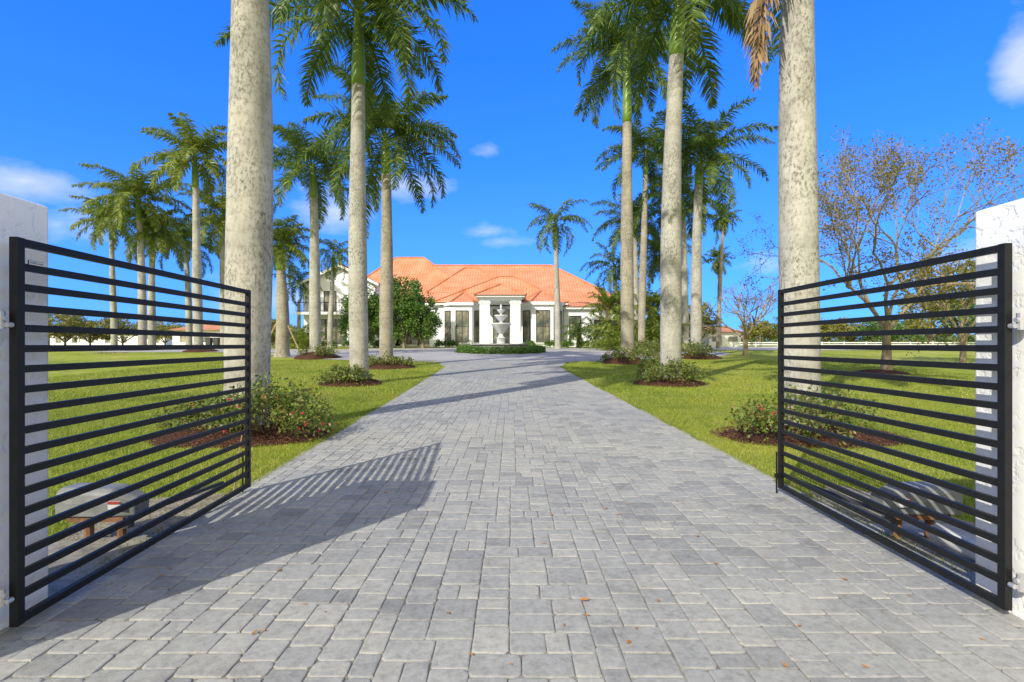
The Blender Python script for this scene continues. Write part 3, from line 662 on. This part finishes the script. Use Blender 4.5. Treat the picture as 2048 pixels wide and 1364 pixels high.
for i,(px,lid) in enumerate([(418,M_bin),(433,M_bin),(452,M_yel)]):
    e=top('wheelie_bin',(PX(px,62),62,gz(62)),'yellow topped wheeled rubbish bin on grass' if lid is M_yel else 'dark grey wheeled rubbish bin on grass','bin','rubbish bins')
    mb=MB(); mb.add([(-.24,-.25,0),(.24,-.25,0),(.24,.25,0),(-.24,.25,0),(-.31,-.33,1),(.31,-.33,1),(.31,.33,1),(-.31,.33,1)],[(0,3,2,1),(4,5,6,7),(0,1,5,4),(1,2,6,5),(2,3,7,6),(3,0,4,7)]); mb.obj('body',M_bin if lid is M_bin else M_yel,e)
    mb=MB(); mb.box((-.33,-.36,1.0),(.33,.36,1.07)); mb.obj('lid',lid,e,bevel=.02)
    for s in (-1,1):
        mb=MB(); mb.tube([(s*.22,.26,.1),(s*.28,.26,.1)],[.1,.1],12); mb.obj('wheel',M_plasD,e)
e=top('rail_fence',(50,57,gz(57)),'low white post and rail fence along the pale road','fence')
mb=MB()
for i in range(60): mb.box((-26+i*2.4,-.05,0),(-25.9+i*2.4,.05,.55))
mb.obj('posts',M_trim,e); mb=MB()
for z in (.18,.4): mb.box((-26,-.085,z),(118,-.052,z+.1))
mb.obj('rails',M_trim,e)
# ---------------- pillars and gates
for sx,xf,y1 in ((-1,-2.545,2.89),(1,2.64,3.0)):
    mb=MB(); xs=sorted([xf,xf+sx*.75]); mb.box((xs[0],2.05,-.1),(xs[1],y1,2.21)); 
    o=mb.obj('gate_pillar',M_stucco,None,bevel=.015); tag(o,'white rough stucco gate pillar holding the gate hinges','gate pillar','gate pillars')
def gate(xn,yn,xf,yf,sx,label):
    L=math.hypot(xf-xn,yf-yn); e=top('gate',(xn,yn,.075),label,'gate','pair of entrance gates')
    e.rotation_euler=(0,0,math.atan2(yf-yn,xf-xn)); Hh=1.9; T=.02
    f=MB(); p=.045; f.box((-.02,-T,0),(p-.02,T,Hh)); f.box((L-p,-T,0),(L,T,Hh))
    f.box((p-.02,-T+.002,Hh-.04),(L-p,T-.002,Hh-.002)); f.box((p-.02,-T+.002,.002),(L-p,T-.002,.04)); f.obj('frame',M_black,e,bevel=.003)
    s=MB(); n=17
    for i in range(n):
        z=.04+(Hh-.08)*(i+1)/(n+1); s.box((p-.02,-.014,z-.018),(L-p,.014,z+.018))
    s.obj('slats',M_black,e,bevel=.002)
    for z in (.17,1.5):
        h=MB()
        side=1 if sx<0 else -1; hx=-.055
        h.tube([(hx,side*-.0,z),(hx,side*.13,z)],[.013,.013],8); h.tube([(hx,side*.03,z-.05),(hx,side*.03,z+.035)],[.02,.02],10); h.tube([(hx+.03,0,z-.03),(hx,0,z-.03)],[.013,.013],8)
        h.box((hx-.03,side*.1-.006,z-.07),(hx+.03,side*.1+.006,z+.03)); h.obj('hinge',M_zinc,e)
    b=MB(); b.tube([(L-.03,.045,-.07),(L-.03,.045,.35)],[.008,.008],8); b.box((L-.05,.021,.1),(L-.01,.058,.14)); b.obj('drop_bolt',M_black,e)
    return e,L
gl,LL=gate(-2.425,2.57,-2.545,5.08,-1,'black horizontal slat metal gate swung open with small label')
gr,LR=gate(2.565,2.73,2.575,5.05,1,'black horizontal slat metal gate swung open')
mb=MB(); mb.box((.045,-.0185,1.773),(.135,-.0145,1.797)); pl=mb.obj('label_plate',M_black,gl)
def text(s,size,mat,parent,loc,rot):
    c=bpy.data.curves.new('lettering','FONT'); c.body=s; c.size=size; c.extrude=.0003; c.align_x='CENTER'; c.align_y='CENTER'
    o=bpy.data.objects.new('lettering_curve',c); COL.objects.link(o); bpy.context.view_layer.update()
    me=bpy.data.meshes.new_from_object(o.evaluated_get(bpy.context.evaluated_depsgraph_get())); bpy.data.objects.remove(o)
    me.materials.clear(); me.materials.append(mat); q=link(bpy.data.objects.new('lettering',me),parent,loc); q.rotation_euler=rot; return q
mb=MB(); mb.box((.047,-.0198,1.775),(.133,-.0188,1.795)); mb.obj('label_face',M_wht,pl)
text('ALEKO.com',.015,M_black,pl,(.09,-.0203,1.785),(math.pi/2,0,0))
def opener(x,y,sx,label):
    e=top('gate_opener',(x,y,0),label,'gate opener','gate openers')
    L=.27; prof=[(-.12,.0),(.12,.0),(.125,.1),(.115,.17),(.075,.2),(-.075,.2),(-.115,.17),(-.125,.1)]
    mb=MB(); n=len(prof); secs=[(-L,.98),(-L+.02,1),(L-.16,.96),(L,.62)]
    vs=[(-sx*u,a*s,.22+b*s) for u,s in secs for a,b in prof]
    mb.add(vs,[(i*n+j,i*n+(j+1)%n,(i+1)*n+(j+1)%n,(i+1)*n+j) for i in range(3) for j in range(n)]+[tuple(range(n)),tuple(range(3*n,4*n))])
    mb.obj('housing',M_plas,e,bevel=.01)
    mb=MB(); mb.box((-.2,-.1,.18),(.2,.1,.215)); mb.tube([(-.12,0,-.1),(-.12,0,.18)],[.03,.03],8); mb.tube([(.12,0,-.1),(.12,0,.18)],[.03,.03],8); mb.obj('bracket',M_rust,e)
    mb=MB(); xx=-sx*.16
    mb.box((xx-.045,-.13,.28),(xx+.045,-.126,.34)); mb.obj('sticker',M_wht,e); mb=MB(); mb.box((xx-.043,-.134,.318),(xx+.043,-.1305,.338)); mb.obj('warning_strip',M_red,e)
    mb=MB(); mb.tube([(-sx*.2,-.05,.2),(-sx*.3,.5,.2),(-sx*.36,.9,.2)],[.018,.018,.018],8); mb.tube([(-sx*.2,-.05,.13),(-sx*.2,-.05,.23)],[.04,.04],10); mb.obj('arm',M_plasD,e)
    return e
opener(-2.98,3.85,-1,'grey plastic gate opener on a steel bracket'); e=opener(2.98,3.9,1,'grey plastic gate opener with white pipe below')
mb=MB(); mb.tube([(-.05,-.25,.16),(.1,-.5,.07),(.18,-.62,.03)],[.06,.06,.06],16); mb.obj('pipe',M_wht,e,True)
mb=MB(); mb.box((2.75,3.5,-.05),(3.5,4.2,.02)); o=mb.obj('concrete_pad',M_conc,bevel=.01); tag(o,'small concrete pad under the gate opener','pad')
mb=MB(); mb.tube([(0,0,0),(.03,.03,.35),(.04,.1,.62)],[.008,.007,.005],6); o=mb.obj('stick',M_wood,loc=(-2.63,4.95,0)); tag(o,'thin dry stick leaning against the open gate','stick')
V=[];Fc=[]; frond(V,Fc,np.random.RandomState(3),.1,.15,2.2,.35,30,.35,width=.06,hang=.2); V=np.array(V); V[:,2]=np.maximum(V[:,2]*.6,.0)+.05
o=mesh_np('fallen_frond',V,Fc,M_dead,loc=(PX(185,34),34,gz(34))); tag(o,'dry brown fallen palm frond on the lawn','frond')
lv=MB(); lv.add([(-.028,0,.0),(-.01,.012,.006),(.012,.012,.004),(.03,0,.01),(.012,-.011,.003),(-.01,-.012,.005)],[(0,1,2,3),(0,3,4,5)])
first=lv.obj('fallen_leaf',M_fall,loc=(.4,2.9,.04)); tag(first,'small dry orange leaf lying on the pavers','leaf','fallen leaves on the driveway')
for i in range(100):
    o=first.copy(); d=2.3+ (R.random()**1.6)*11; o.location=(R.uniform(-2.3,2.5) if d>3.5 else R.uniform(-2.2,2.4),d,gz(d)+.034); s=R.uniform(.4,.85); o.scale=(s,s*R.uniform(.6,1),s); o.rotation_euler=(R.uniform(-.2,.2),R.uniform(-.2,.2),R.random()*6.28)
    COL.objects.link(o)
# ---------------- grass blades
def blades(n,x0,x1,y0,y1,h,w,pw=1.0):
    y=y0+(y1-y0)*NR.rand(n)**pw; x=x0+(x1-x0)*NR.rand(n); return x,y,np.full(n,h),np.full(n,w)
parts=[blades(150000,-9.5,-2.5,3.0,13,.05,.007,1.3),blades(150000,2.0,9.5,3.0,13,.05,.007,1.3),blades(90000,-16,-2.6,12,28,.06,.014,1.2),blades(90000,1.8,17,12,28,.06,.014,1.2)]
n=26000; y=3.2+20*NR.rand(n)**1.3; sgn=NR.rand(n)<.5; off=np.abs(NR.normal(size=n))*.07-.03
x=np.where(sgn,EL(y)-off,ER(y)+off); parts.append((x,y,np.full(n,.06),np.full(n,.008)))
x=np.concatenate([p[0] for p in parts]);y=np.concatenate([p[1] for p in parts]);h=np.concatenate([p[2] for p in parts]);w=np.concatenate([p[3] for p in parts])
keep=((x<EL(y)+.04)|(x>ER(y)-.04))&(y>3.0)
for cx,cy,rx,r in BEDS: keep&=((x-cx)/rx)**2+((y-cy)/r)**2>.98
for cx,cy,rx,r in ((-3.0,3.9,.5,1.3),(3.2,3.9,.55,1.4)): keep&=(((x-cx)/rx)**2+((y-cy)/r)**2>1)|(NR.rand(len(x))<.12)
x,y,h,w=x[keep],y[keep],h[keep],w[keep]; n=len(x)
h=h*(.5+.7*NR.rand(n)); a=NR.rand(n)*6.283; z=np.interp(y,KN,KZ); ln=h*NR.uniform(.2,1.1,n); b=NR.rand(n)*6.283
V=np.stack([np.stack([x-np.cos(a)*w/2,y-np.sin(a)*w/2,z],1),np.stack([x+np.cos(a)*w/2,y+np.sin(a)*w/2,z],1),np.stack([x+np.cos(b)*ln,y+np.sin(b)*ln,z+h],1)],1).reshape(-1,3)
o=mesh_np('lawn_grass',V,np.arange(n*3).reshape(-1,3),M_blade); tag(o,'short mown green grass blades of the lawn','grass',None,'stuff')
# ---------------- world
W=bpy.data.worlds.new('World'); scene.world=W; W.use_nodes=True; nt=W.node_tree; nt.nodes.clear()
EL_S=math.radians(34.8); ROT=math.radians(214.7)
sky=N(nt,'ShaderNodeTexSky',sky_type='NISHITA'); sky.sun_disc=False; sky.sun_elevation=EL_S; sky.sun_rotation=ROT; sky.air_density=1.0; sky.dust_density=.3; sky.ozone_density=3.0
c=mixc(nt,1.0,sky.outputs[0],(.30,.85,1.75),'MULTIPLY')
gm=N(nt,'ShaderNodeGamma'); gm.inputs[1].default_value=.55; nt.links.new(c,gm.inputs[0])
c=mixc(nt,1.0,gm.outputs[0],(.6,2.0,4.3),'MULTIPLY')
tc=N(nt,'ShaderNodeTexCoord'); sp=N(nt,'ShaderNodeSeparateXYZ'); nt.links.new(tc.outputs['Generated'],sp.inputs[0])
def M(op,a,b=None):
    m=N(nt,'ShaderNodeMath',operation=op)
    for i,v in enumerate((a,b)):
        if v is None: continue
        if hasattr(v,'links'): nt.links.new(v,m.inputs[i])
        else: m.inputs[i].default_value=v
    return m.outputs[0]
az=M('ARCTAN2',sp.outputs[0],sp.outputs[1]); el=M('ARCSINE',sp.outputs[2])
hz=ramp(nt,el,[(0,(1.0,1.0,.3)),(.12,(.6,.65,.2)),(.32,(.12,.16,.1)),(.5,(0,0,0))]); c=mixc(nt,1.0,c,hz,'ADD')
mask=None
def cl(a,e,ra,re,amp=1.0):
    global mask
    d=M('SQRT',M('ADD',M('POWER',M('DIVIDE',M('SUBTRACT',az,a),ra),2.0),M('POWER',M('DIVIDE',M('SUBTRACT',el,e),re),2.0)))
    v=M('MULTIPLY',M('SUBTRACT',1.0,d),amp); mask=v if mask is None else M('MAXIMUM',mask,v)
for px,py,rx,ry_,amp in ((50,362,150,48,.95),(150,450,90,38,.6),(680,425,90,50,.85),(810,370,85,32,.6),(965,463,70,17,.55),(2045,120,75,95,1.0),(1530,525,70,25,.6),(560,600,170,55,.6),(1010,482,60,14,.5),(110,450,70,36,.8),(1950,520,120,40,.5),(980,298,30,12,.4)):
    x_=(px-1024)/F; z_=(HY-py)/F; a=math.atan(x_); e_=math.atan(z_/math.sqrt(1+x_*x_)); cc=math.cos(a)
    cl(a,e_,rx/F*cc*cc,ry_/F*cc,amp)
mask=M('MAXIMUM',mask,-.4)
mp=N(nt,'ShaderNodeMapping'); mp.inputs['Scale'].default_value=(1,1,2.2); nt.links.new(tc.outputs['Generated'],mp.inputs[0])
nz=noise(nt,7,9,mp.outputs[0],.62)
val=M('ADD',mask,M('MULTIPLY',M('SUBTRACT',nz,.5),1.9))
f1=ramp(nt,val,[(.05,(0,0,0)),(.95,(.75,.75,.75))])
bk=M('MULTIPLY',M('MULTIPLY',sp.outputs[1],-1.0),1.6); bkn=M('ADD',bk,M('MULTIPLY',M('SUBTRACT',nz,.5),1.2)); f2=ramp(nt,bkn,[(-.0,(0,0,0)),(.4,(.95,.95,.95))])  # unseen cloud bank behind the camera, added to the sky as neutral fill light
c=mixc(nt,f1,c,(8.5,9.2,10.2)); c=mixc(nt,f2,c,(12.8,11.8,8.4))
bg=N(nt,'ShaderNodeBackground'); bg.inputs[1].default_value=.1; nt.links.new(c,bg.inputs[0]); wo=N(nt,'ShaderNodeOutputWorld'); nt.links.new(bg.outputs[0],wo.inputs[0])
s=bpy.data.lights.new('sun','SUN'); s.energy=4.9; s.angle=math.radians(.5); s.color=(1,.935,.81)
so=bpy.data.objects.new('sun',s); COL.objects.link(so)
Ld=Vector((.567*math.cos(EL_S),.82*math.cos(EL_S),-math.sin(EL_S))); so.rotation_euler=Ld.to_track_quat('-Z','Y').to_euler()
cam=bpy.data.cameras.new('camera'); cam.sensor_width=36; cam.lens=F/2048*36; cam.shift_y=7/2048; cam.clip_end=5000; cam.clip_start=.05
co=bpy.data.objects.new('camera',cam); COL.objects.link(co); co.location=(0,0,CH); co.rotation_euler=(math.pi/2,0,0); scene.camera=co
scene.view_settings.view_transform='Standard'; scene.view_settings.look='None'; scene.view_settings.exposure=0
